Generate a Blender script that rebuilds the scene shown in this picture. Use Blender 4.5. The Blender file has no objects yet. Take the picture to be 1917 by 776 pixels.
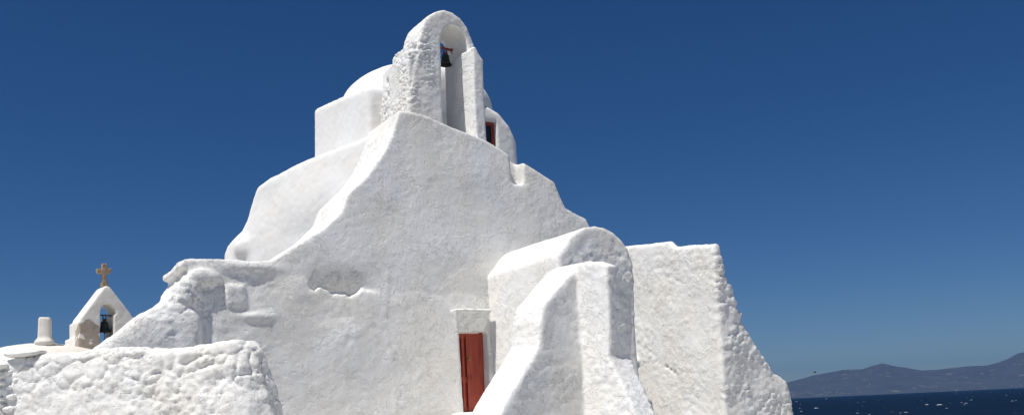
import bpy, bmesh, math, random
import numpy as np
from mathutils import Vector, Matrix

random.seed(4)
sc = bpy.context.scene
COL = sc.collection
R = math.radians
EYE = 8.0          # camera height above the sea
GROUND = 6.4       # paving round the church

# ------------------------------------------------------------------ camera
F_PX = 1850.0; CX = 958.5; CY = 605.0; PITCH = R(5); ROLL = R(2.63)
fw = np.array([0, math.cos(PITCH), math.sin(PITCH)])
_u0 = np.array([0, -math.sin(PITCH), math.cos(PITCH)]); _r0 = np.array([1.0, 0, 0])
up = _u0 * math.cos(ROLL) + _r0 * math.sin(ROLL)
rt = _r0 * math.cos(ROLL) - _u0 * math.sin(ROLL)
CAM = np.array([0, 0, EYE])
cd = bpy.data.cameras.new('camera'); cam = bpy.data.objects.new('camera', cd); COL.objects.link(cam)
cam.matrix_world = Matrix(((rt[0], up[0], -fw[0], 0), (rt[1], up[1], -fw[1], 0), (rt[2], up[2], -fw[2], EYE), (0, 0, 0, 1)))
cd.sensor_width = 36; cd.lens = 36 * F_PX / 1917
cd.shift_y = (CY - 388.0) / 1917
cd.clip_start = .1; cd.clip_end = 200000
sc.camera = cam
sc.render.resolution_x = 1024; sc.render.resolution_y = 414

def ray(x, y):
    return fw + rt * ((x - CX) / F_PX) - up * ((y - CY) / F_PX)
def pt(x, y, Y):
    d = ray(x, y); return CAM + d * (Y / d[1])

class Frame:
    """upright local frame: u runs along the wall, v out of it towards the viewer, z is world height"""
    def __init__(s, o, deg):
        a = R(deg); s.o = np.array([o[0], o[1], 0.0])
        s.T = np.array([math.cos(a), math.sin(a), 0.0]); s.N = np.array([math.sin(a), -math.cos(a), 0.0])
    def onv(s, q, v, k=0.0):
        d = ray(*q); n = s.N + np.array([0, 0, k]); o = s.o + np.array([0, 0, 8.0])
        P = CAM + d * ((v + n @ o - n @ CAM) / (n @ d)); return ((P - s.o) @ s.T, P[2])
    def onu(s, q, u):
        d = ray(*q); P = CAM + d * ((u + s.T @ s.o - s.T @ CAM) / (s.T @ d)); return ((P - s.o) @ s.N, P[2])
    def V(s, pts, v, k=0.0): return [s.onv(q, v, k) for q in pts]
    def U(s, pts, u): return [s.onu(q, u) for q in pts]
    def w(s, u, v, z):
        p = s.o + u * s.T + v * s.N; return Vector((p[0], p[1], z))
    def world(s, A):
        P = s.o[None] + A[:, :1] * s.T[None] + A[:, 1:2] * s.N[None]; P[:, 2] = A[:, 2]; return P

# ------------------------------------------------------------------ solid modelling on a distance grid
def smax(a, b, k):
    if k <= 0: return np.maximum(a, b)
    h = np.clip(.5 + .5 * (a - b) / k, 0, 1); return a * h + b * (1 - h) + k * h * (1 - h)
def smin(a, b, k): return -smax(-a, -b, k)

def poly2(P, A, B):
    """signed distance to a closed 2-D polygon"""
    A = np.asarray(A, np.float32); B = np.asarray(B, np.float32)
    d = np.full(np.broadcast(A, B).shape, 1e9, np.float32); sgn = np.ones(d.shape, np.float32)
    n = len(P)
    for i in range(n):
        x0, y0 = P[i]; x1, y1 = P[i - 1]
        ex, ey = x1 - x0, y1 - y0
        wx = A - x0; wy = B - y0
        t = np.clip((wx * ex + wy * ey) / (ex * ex + ey * ey + 1e-12), 0, 1)
        d = np.minimum(d, (wx - ex * t) ** 2 + (wy - ey * t) ** 2)
        c1 = B >= y0; c2 = B < y1; c3 = ex * wy > ey * wx
        flip = (c1 & c2 & c3) | (~c1 & ~c2 & ~c3)
        sgn = np.where(flip, -sgn, sgn)
    return sgn * np.sqrt(d)

def smooth_line(P, n=1):
    """corner cutting on an open polyline"""
    for _ in range(n):
        Q = [P[0]]
        for a, b in zip(P[:-1], P[1:]):
            Q.append((a[0] * .75 + b[0] * .25, a[1] * .75 + b[1] * .25)); Q.append((a[0] * .25 + b[0] * .75, a[1] * .25 + b[1] * .75))
        Q.append(P[-1]); P = Q
    return P

class Grid:
    def __init__(s, fr, ur, vr, zr, h):
        s.fr = fr; s.h = h
        ax = [np.arange(a, b + h, h, dtype=np.float32) for a, b in (ur, vr, zr)]
        s.ax = ax
        s.U = ax[0][:, None, None]; s.V = ax[1][None, :, None]; s.Z = ax[2][None, None, :]
        s.shape = tuple(len(a) for a in ax)
        s.o = np.array([ur[0], vr[0], zr[0]], np.float32)
    def prof_v(s, P, vb, vf, k=0.0, kb=0.0, r=.1):
        d2 = poly2(P, s.U, s.Z)
        slab = np.maximum(s.V - (vf - k * (s.Z - 8)), (vb + kb * (s.Z - 8)) - s.V)
        return smax(d2, slab, r)
    def prof_u(s, P, ua, ub, k=0.0, kb=0.0, r=.1):
        d2 = poly2(P, s.V, s.Z)
        slab = np.maximum(s.U - (ub - kb * (s.Z - 8)), (ua + k * (s.Z - 8)) - s.U)
        return smax(d2, slab, r)
    def box(s, a, b, r=.03):
        c = [(p + q) / 2 for p, q in zip(a, b)]; e = [(q - p) / 2 - r for p, q in zip(a, b)]
        q = [np.abs(X - c[i]) - e[i] for i, X in enumerate((s.U, s.V, s.Z))]
        out = np.sqrt(sum(np.maximum(x, 0) ** 2 for x in q)); ins = np.minimum(np.maximum(np.maximum(q[0], q[1]), q[2]), 0)
        return out + ins - r
    def ell(s, c, e):
        k = np.sqrt(((s.U - c[0]) / e[0]) ** 2 + ((s.V - c[1]) / e[1]) ** 2 + ((s.Z - c[2]) / e[2]) ** 2)
        return (k - 1) * min(e)

def surface_nets(F, o, h):
    F = F.astype(np.float32)
    nx, ny, nz = F.shape
    ins = F < 0
    cnt = np.zeros((nx - 1, ny - 1, nz - 1), np.uint8)
    for i in (0, 1):
        for j in (0, 1):
            for k in (0, 1): cnt += ins[i:nx - 1 + i, j:ny - 1 + j, k:nz - 1 + k]
    act = np.argwhere((cnt > 0) & (cnt < 8))
    idx = np.full(cnt.shape, -1, np.int32); idx[tuple(act.T)] = np.arange(len(act))
    acc = np.zeros((len(act), 3), np.float32); n = np.zeros(len(act), np.float32)
    corners = [(i, j, k) for i in (0, 1) for j in (0, 1) for k in (0, 1)]
    val = {c: F[act[:, 0] + c[0], act[:, 1] + c[1], act[:, 2] + c[2]] for c in corners}
    for a in corners:
        for ax in range(3):
            if a[ax]: continue
            b = list(a); b[ax] = 1; b = tuple(b)
            fa, fb = val[a], val[b]; m = (fa < 0) != (fb < 0)
            t = np.where(m, fa / np.where(m, fa - fb, 1), 0)
            p = np.tile(np.array(a, np.float32), (len(act), 1)); p[:, ax] = t
            acc[m] += p[m]; n[m] += 1
    Vt = (act + acc / n[:, None]) * h + o
    faces = []
    for ax in range(3):
        b1, b2 = (ax + 1) % 3, (ax + 2) % 3
        s0 = [slice(None)] * 3; s1 = [slice(None)] * 3; s0[ax] = slice(0, -1); s1[ax] = slice(1, None)
        A = ins[tuple(s0)]; B = ins[tuple(s1)]
        e = np.argwhere(A != B)
        lim = [nx - 1, ny - 1, nz - 1]
        ok = (e[:, b1] > 0) & (e[:, b2] > 0) & (e[:, b1] < lim[b1]) & (e[:, b2] < lim[b2])
        e = e[ok]; inside = A[tuple(e.T)]
        def cell(d1, d2):
            c = e.copy(); c[:, b1] -= d1; c[:, b2] -= d2; return idx[tuple(c.T)]
        q = np.stack([cell(1, 1), cell(0, 1), cell(0, 0), cell(1, 0)], 1)
        q[~inside] = q[~inside][:, ::-1]
        faces.append(q)
    return Vt, np.concatenate(faces)

def hash3(ix, iy, iz, s):
    h = (ix.astype(np.int64) * 374761393 + iy.astype(np.int64) * 668265263 + iz.astype(np.int64) * 2147483647 + s * 974634777) & 0xffffffff
    h = ((h ^ (h >> 13)) * 1274126177) & 0xffffffff
    h = ((h ^ (h >> 15)) * 2246822519) & 0xffffffff
    return ((h ^ (h >> 16)) & 0xffffff) / float(0x1000000)
def vnoise(P, s=0):
    """value noise, -1..1"""
    I = np.floor(P).astype(np.int64); f = P - I; f = f * f * f * (f * (f * 6 - 15) + 10)
    r = 0
    for i in (0, 1):
        for j in (0, 1):
            for k in (0, 1):
                wgt = (f[:, 0] if i else 1 - f[:, 0]) * (f[:, 1] if j else 1 - f[:, 1]) * (f[:, 2] if k else 1 - f[:, 2])
                r = r + wgt * hash3(I[:, 0] + i, I[:, 1] + j, I[:, 2] + k, s)
    return r * 2 - 1
_ROT = np.array([[.36, .48, -.8], [-.8, .6, 0], [.48, .64, .6]])
def fbm(P, octv=3, s=0):
    r = 0; a = 1.0; t = 0; P = P @ _ROT
    for o in range(octv):
        r = r + a * vnoise(P, s + o * 17); t += a; a *= .5; P = (P * 2.03) @ _ROT
    return r / t
def worley(P, s=0):
    """F1 and F2-F1"""
    I = np.floor(P).astype(np.int64); f1 = np.full(len(P), 9.0); f2 = f1.copy()
    for i in (-1, 0, 1):
        for j in (-1, 0, 1):
            for k in (-1, 0, 1):
                a, b, c = I[:, 0] + i, I[:, 1] + j, I[:, 2] + k
                q = np.stack([a + hash3(a, b, c, s), b + hash3(a, b, c, s + 1), c + hash3(a, b, c, s + 2)], 1)
                d = np.sqrt(((q - P) ** 2).sum(1))
                nf1 = np.minimum(f1, d); f2 = np.minimum(f2, np.maximum(f1, d)); f1 = nf1
    return f1, f2 - f1

def sstep(a, b, x):
    t = np.clip((x - a) / (b - a), 0, 1); return t * t * (3 - 2 * t)

def vnormals(Vt, Q):
    fn = np.cross(Vt[Q[:, 2]] - Vt[Q[:, 0]], Vt[Q[:, 3]] - Vt[Q[:, 1]])
    N = np.zeros_like(Vt)
    for c in range(4):
        for a in range(3): N[:, a] += np.bincount(Q[:, c], fn[:, a], len(Vt))
    return N / (np.linalg.norm(N, axis=1, keepdims=True) + 1e-9)

def mesh_np(name, Vt, Q, mat, parent=None, smooth=True):
    me = bpy.data.meshes.new(name)
    me.vertices.add(len(Vt)); me.vertices.foreach_set('co', np.ascontiguousarray(Vt, np.float32).ravel())
    me.loops.add(Q.size); me.loops.foreach_set('vertex_index', np.ascontiguousarray(Q, np.int32).ravel())
    me.polygons.add(len(Q)); me.polygons.foreach_set('loop_start', np.arange(0, Q.size, 4, dtype=np.int32))
    me.update(calc_edges=True)
    me.polygons.foreach_set('use_smooth', np.ones(len(Q), bool)); me.validate()
    me.materials.append(mat)
    o = bpy.data.objects.new(name, me); COL.objects.link(o)
    if parent: o.parent = parent; o.matrix_parent_inverse = parent.matrix_world.inverted()
    return o

def carve(name, g, Fd, mat, parent, lumps=0.0, mid=.012, warp=.035, lump_scale=.3, mask=None, smooth_it=2, relief=None):
    """distance field -> mesh, hand-plastered unevenness added as real relief"""
    Vt, Q = surface_nets(np.broadcast_to(Fd, g.shape), g.o, g.h)
    Vt = Vt.astype(np.float64)
    # relax the stair steps
    nb = np.zeros(len(Vt)); E = np.concatenate([Q[:, [0, 1]], Q[:, [1, 2]], Q[:, [2, 3]], Q[:, [3, 0]]])
    nb = np.bincount(E[:, 0], minlength=len(Vt)) + np.bincount(E[:, 1], minlength=len(Vt))
    for _ in range(smooth_it):
        S = np.zeros_like(Vt)
        for a in range(3): S[:, a] = np.bincount(E[:, 0], Vt[E[:, 1], a], len(Vt)) + np.bincount(E[:, 1], Vt[E[:, 0], a], len(Vt))
        Vt = Vt * .5 + .5 * S / np.maximum(nb, 1)[:, None]
    W = g.fr.world(Vt); N = vnormals(Vt, Q)
    disp = mid * .6 * fbm(W / .5, 3, 5) + mid * .5 * fbm(W / .12, 2, 11)
    if lumps:
        L = lumps if mask is None else lumps * mask(Vt)
        Wn = W + .35 * lump_scale * np.stack([fbm(W / .4, 2, 31), fbm(W / .4, 2, 41), fbm(W / .4, 2, 51)], 1)
        Ws = Wn * np.array([1, 1, 1.75]) / lump_scale
        f1, e = worley(Ws, 3)
        stone = (1 - np.clip(f1, 0, 1) ** 2) * .6 + sstep(0, .28, e) * .4 - .55
        f1b, eb = worley(Ws * 2.3, 8)
        pat = .25 + 1.1 * sstep(-.25, .45, fbm(W / .55, 2, 61))
        disp = disp + L * (pat * (stone * 1.1 + .35 * (sstep(0, .3, eb) - .6)) + .45 * fbm(W / .3, 4, 66) + .45 * fbm(W / .9, 2, 68))
    if relief: disp = disp + relief(Vt, W)
    wv = np.stack([fbm(W / 1.3, 2, 71), fbm(W / 1.3, 2, 81), fbm(W / 1.3, 2, 91)], 1) * warp
    Vt = Vt + N * disp[:, None] + wv * np.array([.7, 1, .6])
    return mesh_np(name, g.fr.world(Vt), Q, mat, parent)

# ------------------------------------------------------------------ tags
def tag(o, label=None, cat=None, group=None, kind=None):
    if label: o['label'] = label
    if cat: o['category'] = cat
    if group: o['group'] = group
    if kind: o['kind'] = kind
    return o
def empty(name, loc, label, cat):
    o = bpy.data.objects.new(name, None); COL.objects.link(o); o.location = loc; o.empty_display_size = .3
    bpy.context.view_layer.update()
    return tag(o, label, cat)
def from_bm(name, bm, mat, parent=None, smooth=False, bevel=0):
    if bevel: bmesh.ops.bevel(bm, geom=bm.edges[:], offset=bevel, segments=2, affect='EDGES', profile=.6)
    bmesh.ops.recalc_face_normals(bm, faces=bm.faces[:])
    me = bpy.data.meshes.new(name); bm.to_mesh(me); bm.free(); me.materials.append(mat)
    if smooth:
        for p in me.polygons: p.use_smooth = True
    o = bpy.data.objects.new(name, me); COL.objects.link(o)
    if parent: o.parent = parent; o.matrix_parent_inverse = parent.matrix_world.inverted()
    return o
def bm_box(bm, fr, a, b):
    vs = [bm.verts.new(fr.w(u, v, z)) for u in (a[0], b[0]) for v in (a[1], b[1]) for z in (a[2], b[2])]
    for f in ((0, 1, 3, 2), (4, 6, 7, 5), (0, 4, 5, 1), (2, 3, 7, 6), (0, 2, 6, 4), (1, 5, 7, 3)): bm.faces.new([vs[i] for i in f])
def bm_lathe(bm, c, prof, n=28, axis=None):
    M = Matrix.Translation(c) @ (axis.to_matrix().to_4x4() if axis else Matrix.Identity(4))
    rings = []
    for r, z in prof:
        rings.append([bm.verts.new(M @ Vector((max(r, 1e-4) * math.cos(2 * math.pi * i / n), max(r, 1e-4) * math.sin(2 * math.pi * i / n), z))) for i in range(n)])
    for a, b in zip(rings[:-1], rings[1:]):
        for i in range(n): bm.faces.new((a[i], a[(i + 1) % n], b[(i + 1) % n], b[i]))
    bm.faces.new(rings[0][::-1]); bm.faces.new(rings[-1])
def bm_tube(bm, pts, r, n=10):
    rings = []
    for i, p in enumerate(pts):
        p = Vector(p); t = (Vector(pts[min(i + 1, len(pts) - 1)]) - Vector(pts[max(i - 1, 0)])).normalized()
        a = t.orthogonal().normalized(); b = t.cross(a)
        rings.append([bm.verts.new(p + r * (a * math.cos(2 * math.pi * k / n) + b * math.sin(2 * math.pi * k / n))) for k in range(n)])
    for A, B in zip(rings[:-1], rings[1:]):
        # align the start of the next ring with this one
        off = min(range(n), key=lambda o: (A[0].co - B[o].co).length)
        sgn = 1 if (A[1].co - B[(off + 1) % n].co).length < (A[1].co - B[(off - 1) % n].co).length else -1
        for k in range(n): bm.faces.new((A[k], A[(k + 1) % n], B[(off + sgn * (k + 1)) % n], B[(off + sgn * k) % n]))
    bm.faces.new(rings[0][::-1]); bm.faces.new(rings[-1])

# ------------------------------------------------------------------ materials
def new_mat(name):
    m = bpy.data.materials.new(name); m.use_nodes = True
    nt = m.node_tree; return m, nt, nt.nodes['Principled BSDF']
def nd(nt, t, **kw):
    n = nt.nodes.new(t)
    for k, v in kw.items():
        if k in n.inputs.keys(): n.inputs[k].default_value = v
        else: setattr(n, k, v)
    return n
def noise(nt, coord, scale, detail=4, rough=.55, dist=0):
    n = nd(nt, 'ShaderNodeTexNoise'); n.inputs['Scale'].default_value = scale; n.inputs['Detail'].default_value = detail
    n.inputs['Roughness'].default_value = rough; n.inputs['Distortion'].default_value = dist
    nt.links.new(coord, n.inputs['Vector']); return n.outputs['Fac']
def ramp(nt, fac, stops):
    n = nd(nt, 'ShaderNodeValToRGB'); cr = n.color_ramp
    while len(cr.elements) < len(stops): cr.elements.new(.5)
    for e, (p, c) in zip(cr.elements, stops): e.position = p; e.color = (*c, 1) if len(c) == 3 else c
    nt.links.new(fac, n.inputs['Fac']); return n.outputs['Color']
def math_n(nt, op, a, b=None, clamp=False):
    n = nd(nt, 'ShaderNodeMath'); n.operation = op; n.use_clamp = clamp
    for i, x in enumerate((a, b)):
        if x is None: continue
        if isinstance(x, (int, float)): n.inputs[i].default_value = x
        else: nt.links.new(x, n.inputs[i])
    return n.outputs[0]
def mixc(nt, fac, a, b, mode='MIX'):
    n = nd(nt, 'ShaderNodeMix'); n.data_type = 'RGBA'; n.blend_type = mode
    for i, x in ((0, fac), (6, a), (7, b)):
        if isinstance(x, (int, float)): n.inputs[i].default_value = x
        elif isinstance(x, tuple): n.inputs[i].default_value = (*x, 1)
        else: nt.links.new(x, n.inputs[i])
    return n.outputs[2]

def whitewash(name, white=(.80, .80, .79), warm=(.76, .74, .69), rough_bump=.75, flakes=.35, patch=None, dirt=.25):
    m, nt, b = new_mat(name)
    tc = nd(nt, 'ShaderNodeTexCoord').outputs['Object']
    mp = nd(nt, 'ShaderNodeMapping'); nt.links.new(tc, mp.inputs['Vector']); mp.inputs['Scale'].default_value = (1, 1, .45)
    big = noise(nt, tc, .8, 4, .6); stain = noise(nt, mp.outputs[0], 2.6, 6, .65, .4); spk = noise(nt, tc, 22, 3, .6)
    c = mixc(nt, ramp(nt, big, [(.38, (0, 0, 0)), (.68, (1, 1, 1))]), white, warm)
    c = mixc(nt, math_n(nt, 'MULTIPLY', ramp(nt, stain, [(.55, (0, 0, 0)), (.78, (1, 1, 1))]), dirt), c, (.60, .58, .53))
    c = mixc(nt, math_n(nt, 'MULTIPLY', ramp(nt, spk, [(.66, (0, 0, 0)), (.76, (1, 1, 1))]), .22), c, (.50, .48, .44))
    # hair cracks where old limewash has lifted
    vo = nd(nt, 'ShaderNodeTexVoronoi'); vo.feature = 'DISTANCE_TO_EDGE'; vo.inputs['Scale'].default_value = 1.7
    wob = nd(nt, 'ShaderNodeTexNoise'); wob.inputs['Scale'].default_value = 3.5; wob.inputs['Detail'].default_value = 5; nt.links.new(tc, wob.inputs['Vector'])
    add = nd(nt, 'ShaderNodeVectorMath'); add.operation = 'MULTIPLY_ADD'; nt.links.new(wob.outputs['Color'], add.inputs[0]); add.inputs[1].default_value = (.55, .55, .55); nt.links.new(tc, add.inputs[2])
    nt.links.new(add.outputs[0], vo.inputs['Vector'])
    crk = ramp(nt, vo.outputs['Distance'], [(0, (1, 1, 1)), (.03, (0, 0, 0))])
    sel = ramp(nt, noise(nt, tc, .9, 2, .5), [(.56, (0, 0, 0)), (.63, (1, 1, 1))])
    crk = math_n(nt, 'MULTIPLY', crk, sel)
    c = mixc(nt, math_n(nt, 'MULTIPLY', crk, .10), c, (.55, .53, .5))
    # lifted layers of wash: stepped plateaus, chips and pits, brush marks
    lay = noise(nt, tc, 2.4, 8, .68, .2)
    lays = ramp(nt, lay, [(.48, (0, 0, 0)), (.51, (1, 1, 1)), (.60, (1, 1, 1)), (.62, (0, 0, 0))])
    lay2 = ramp(nt, noise(nt, tc, 6.5, 6, .7, .2), [(.54, (0, 0, 0)), (.585, (1, 1, 1))])
    where = ramp(nt, noise(nt, tc, 1.1, 4, .6), [(.42, (.10, .10, .10)), (.60, (1, 1, 1))])
    lays = math_n(nt, 'MULTIPLY', lays, where); lay2 = math_n(nt, 'MULTIPLY', lay2, where)
    chip = None
    for sc_, thr, rad in ((7.0, .80, .30), (13.0, .74, .34)):
        v2 = nd(nt, 'ShaderNodeTexVoronoi'); v2.inputs['Scale'].default_value = sc_; nt.links.new(add.outputs[0], v2.inputs['Vector'])
        sp = nd(nt, 'ShaderNodeSeparateColor'); nt.links.new(v2.outputs['Color'], sp.inputs[0])
        k = math_n(nt, 'MULTIPLY', ramp(nt, v2.outputs['Distance'], [(rad * .5, (1, 1, 1)), (rad, (0, 0, 0))]), math_n(nt, 'GREATER_THAN', sp.outputs[0], thr))
        chip = k if chip is None else math_n(nt, 'MAXIMUM', chip, k)
    fine = noise(nt, tc, 30, 5, .7); mid = noise(nt, tc, 8.5, 5, .6)
    brush = nd(nt, 'ShaderNodeMapping'); nt.links.new(tc, brush.inputs['Vector']); brush.inputs['Scale'].default_value = (1, 1, .12)
    br = noise(nt, brush.outputs[0], 26, 2, .5)
    h = math_n(nt, 'MULTIPLY', mid, .009)
    for x, k in ((fine, .006), (br, .005), (lays, .016 * flakes / .35), (lay2, .012 * flakes / .35), (crk, -.009), (chip, -.014 * flakes / .35)):
        h = math_n(nt, 'ADD', h, math_n(nt, 'MULTIPLY', x, k))
    if patch:
        c, h = patch(nt, tc, c, h)
    bp = nd(nt, 'ShaderNodeBump'); bp.inputs['Strength'].default_value = rough_bump; bp.inputs['Distance'].default_value = 1.0
    nt.links.new(h, bp.inputs['Height']); nt.links.new(bp.outputs[0], b.inputs['Normal'])
    nt.links.new(c, b.inputs['Base Color']); b.inputs['Roughness'].default_value = .9; b.inputs['Specular IOR Level'].default_value = .12
    return m

def painted(name, col, col2, rough=.5, metal=0, bump=.15, scale=12, grain=None):
    m, nt, b = new_mat(name)
    tc = nd(nt, 'ShaderNodeTexCoord').outputs['Object']
    co = tc
    if grain:
        mp = nd(nt, 'ShaderNodeMapping'); nt.links.new(tc, mp.inputs['Vector']); mp.inputs['Scale'].default_value = grain; co = mp.outputs[0]
    n1 = noise(nt, co, scale, 6, .65)
    c = mixc(nt, ramp(nt, n1, [(.4, (0, 0, 0)), (.7, (1, 1, 1))]), col, col2)
    nt.links.new(c, b.inputs['Base Color']); b.inputs['Roughness'].default_value = rough; b.inputs['Metallic'].default_value = metal
    bp = nd(nt, 'ShaderNodeBump'); bp.inputs['Strength'].default_value = bump; bp.inputs['Distance'].default_value = .02
    nt.links.new(noise(nt, co, scale * 3, 4, .6), bp.inputs['Height']); nt.links.new(bp.outputs[0], b.inputs['Normal'])
    return m

M_white = whitewash('limewash')
M_smooth = whitewash('limewash_smooth', rough_bump=.28, flakes=.12, dirt=.16, warm=(.77, .755, .72))
M_rough = whitewash('limewash_rough', rough_bump=.6, flakes=.45, dirt=.18)
M_red = painted('red_door_paint', (.38, .055, .026), (.22, .030, .018), .55, scale=16, grain=(1, 1, .12), bump=.5)
M_redmetal = painted('red_iron', (.25, .03, .02), (.12, .03, .02), .6, scale=20)
M_bronze = painted('weathered_bronze', (.035, .045, .035), (.02, .022, .02), .55, .6, scale=30)
M_iron = painted('dark_iron', (.03, .027, .025), (.06, .045, .035), .6, .5, scale=30)
M_brass = painted('dull_brass', (.30, .19, .08), (.16, .10, .05), .45, .8, scale=30)
M_glass = painted('dark_window_glass', (.02, .025, .03), (.03, .035, .04), .12, scale=2, bump=.02)
M_cross = painted('weathered_sandstone', (.40, .30, .19), (.22, .165, .11), .95, scale=14, bump=.9)
M_baredark = painted('bare_grey_stone', (.12, .10, .085), (.06, .05, .045), .95, scale=14, bump=.8)

# ------------------------------------------------------------------ frames
_o = pt(863, 765, 24.0)
CH = Frame((_o[0], _o[1]), 30)          # church front: u to the right along the front, v outwards
church = empty('church', CH.w(1, -2, GROUND), 'large lumpy whitewashed church with stepped gable, arched bell tower and red door', 'church')
KF = .05

# --- facade -------------------------------------------------------------
def facade():
    g = Grid(CH, (-9.4, 5.6), (-2.9, .8), (6.2, 16.0), .045)
    ridge = [(150, 690), (200, 655), (235, 632), (265, 608), (300, 584), (328, 560), (336, 535), (352, 512), (352, 503), (341, 499), (341, 488), (352, 484),
             (410, 484), (470, 488), (510, 486), (560, 455), (604, 428), (640, 394), (652, 362), (690, 325), (716, 288), (735, 248), (748, 206), (775, 209), (800, 215),
             (850, 238), (912, 262), (955, 288), (975, 298), (1000, 314), (1040, 340), (1053, 372), (1060, 388), (1098, 408), (1106, 425), (1114, 470), (1118, 560)]
    P = CH.V(ridge, 0, KF)
    P = [(-8.9, 6.0), (-8.9, P[0][1])] + P + [(P[-1][0] + .1, 6.0)]
    # keep the narrow ledge stone thin in depth: the wall behind it is a plain slab
    F = g.prof_v(P, -2.45, 0.0, KF, .0, r=.035)
    sm = lambda q: CH.onv(q, 0, KF)
    # upper part of the slope leans back so that its top catches the sun
    # bulges, hollows, boulders showing through the plaster
    def blob(q, e, v=0.0):
        u, z = sm(q); return g.ell((u, v - KF * (z - 8), z), (e[0], e[1] * .68, e[2]))
    u, z = sm((637, 524)); zt, hh = z + .46, .74
    jag = .07 * np.sin(g.U * 5.3 + .6) + .035 * np.sin(g.U * 13 + 1) + .02 * np.sin(g.U * 31)
    dep = .19 * np.clip((zt - g.Z) / hh, 0, 1.3) ** 1.5 * np.clip(1 - (np.abs(g.U - u) / .98) ** 2.2, 0, 1)
    F = smax(F, -np.maximum((zt - hh + jag) - g.Z, -(g.V + KF * (g.Z - 8) + dep - .015)), .075)
    F = smax(F, np.minimum(g.U - 3.4, -1.0 - g.V), .1)     # right end thinned at its unseen back to shrink the shadow it casts
    u, z = sm((441, 552)); F = smin(F, g.box((u - .20, -.6, z - .26), (u + .22, -.085, z + .24), .07), .07)
    for q, e, v in [((480, 590), (.36, .10, .10), .0), ((386, 520), (.30, .12, .16), .03), ((360, 612), (.13, .18, .22), .08), ((352, 545), (.24, .14, .26), .05), ((372, 515), (.16, .10, .10), .04),
                    ((300, 640), (.5, .2, .4), .1), ((560, 545), (.3, .05, .25), 0), ((520, 610), (.45, .05, .3), -.02), ((655, 660), (.3, .04, .5), 0), ((470, 500), (.5, .06, .1), .02)]:
        F = smin(F, blob(q, e, v), .07)
    for q, e in [((322, 596), (.18, .12, .14)), ((345, 574), (.22, .10, .07)), ((380, 620), (.07, .07, .3)), ((335, 630), (.35, .07, .22)), ((470, 560), (.05, .06, .2)), ((452, 580), (.3, .06, .06)), ((663, 380), (.16, .045, .28)), ((670, 405), (.12, .04, .12))]:
        F = smax(F, -blob(q, e, .06), .05)
    # the battered left corner slope spreads forwards towards the yard
    A = CH.V([(195, 655), (262, 612), (330, 566), (345, 600), (352, 640), (360, 700), (360, 776)], .0, 0)
    pr = [(-8.9, 6.0), (-8.9, 8.6)] + A + [(-6.0, 6.0)]
    d2 = poly2(pr, g.U, g.Z)
    vf = np.clip(.16 - .13 * (g.Z - 9.0), -.12, .3)
    F = smin(F, smax(d2, np.maximum(g.V - vf, -1.2 - g.V), .2), .6)
    # door recess
    F = smax(F, -g.box((.09, -.42, 7.0), (.86, 1.0, 9.98), .02), .02)
    # slit beside the gable, open at the top
    (ua, za), (ub, zb) = sm((958, 300)), sm((983, 343))
    F = smax(F, -g.box((ua, -.66, zb - .02), (ub - .02, 1.0, zb + 3), .10), .10)
    def mask(Vt): return .10 + .95 * sstep(-4.0, -5.8, Vt[:, 0])
    def relief(Vt, W):
        u, z = Vt[:, 0], Vt[:, 2]
        # patch of rougher rendering in the middle left and a shallow vertical seam
        m = np.exp(-((u + 2.2) / 1.6) ** 2 - ((z - 9.2) / 1.3) ** 2)
        f, e = worley(W / .35 + .5 * fbm(W / .3, 2, 7)[:, None], 12)
        seam = .010 * np.exp(-((u + 1.75 + .08 * np.sin(z * 2)) / .05) ** 2) * (z < 11.4)
        return m * .016 * np.clip(fbm(W / .22, 3, 7) * 3, -1, 1) * sstep(.0, .3, fbm(W / .5, 2, 6)) + seam + .006 * fbm(W / .9, 2, 77)
    carve('facade', g, F, M_white, church, lumps=.030, mask=mask, relief=relief, warp=.03, mid=.010, lump_scale=.34, smooth_it=1)
facade()

# --- nave behind the slope ---------------------------------------------
_a = CH.w(-1.25, -2.6, 0)
NV = Frame((_a.x, _a.y), -42)
def nave():
    ol = [(730, 215), (700, 245), (660, 262), (620, 278), (585, 292), (540, 315), (500, 333), (478, 349), (470, 370), (460, 410), (452, 430), (436, 444), (424, 458), (418, 476)]
    P = NV.V(ol, 0, 0)
    u0 = min(p[0] for p in P); u1 = max(p[0] for p in P)
    g = Grid(NV, (u0 - .5, u1 + .5), (-3.6, .8), (6.2, max(p[1] for p in P) + .5), .055)
    P = [(P[0][0], 6.0)] + P + [(P[-1][0] - .1, 6.0)]
    F = g.prof_v(P, -3.2, 0, .0, .12, r=.16)
    c = NV.onv((455, 462), 0); F = smin(F, g.ell((c[0], -.2, c[1]), (.45, .4, .38)), .2)
    c = NV.onv((575, 375), 0); F = smin(F, g.ell((c[0], -.1, c[1]), (1.0, .14, .5)), .3)
    o = carve('nave', g, F, M_smooth, church, mid=.016, warp=.05)
nave()

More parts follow.
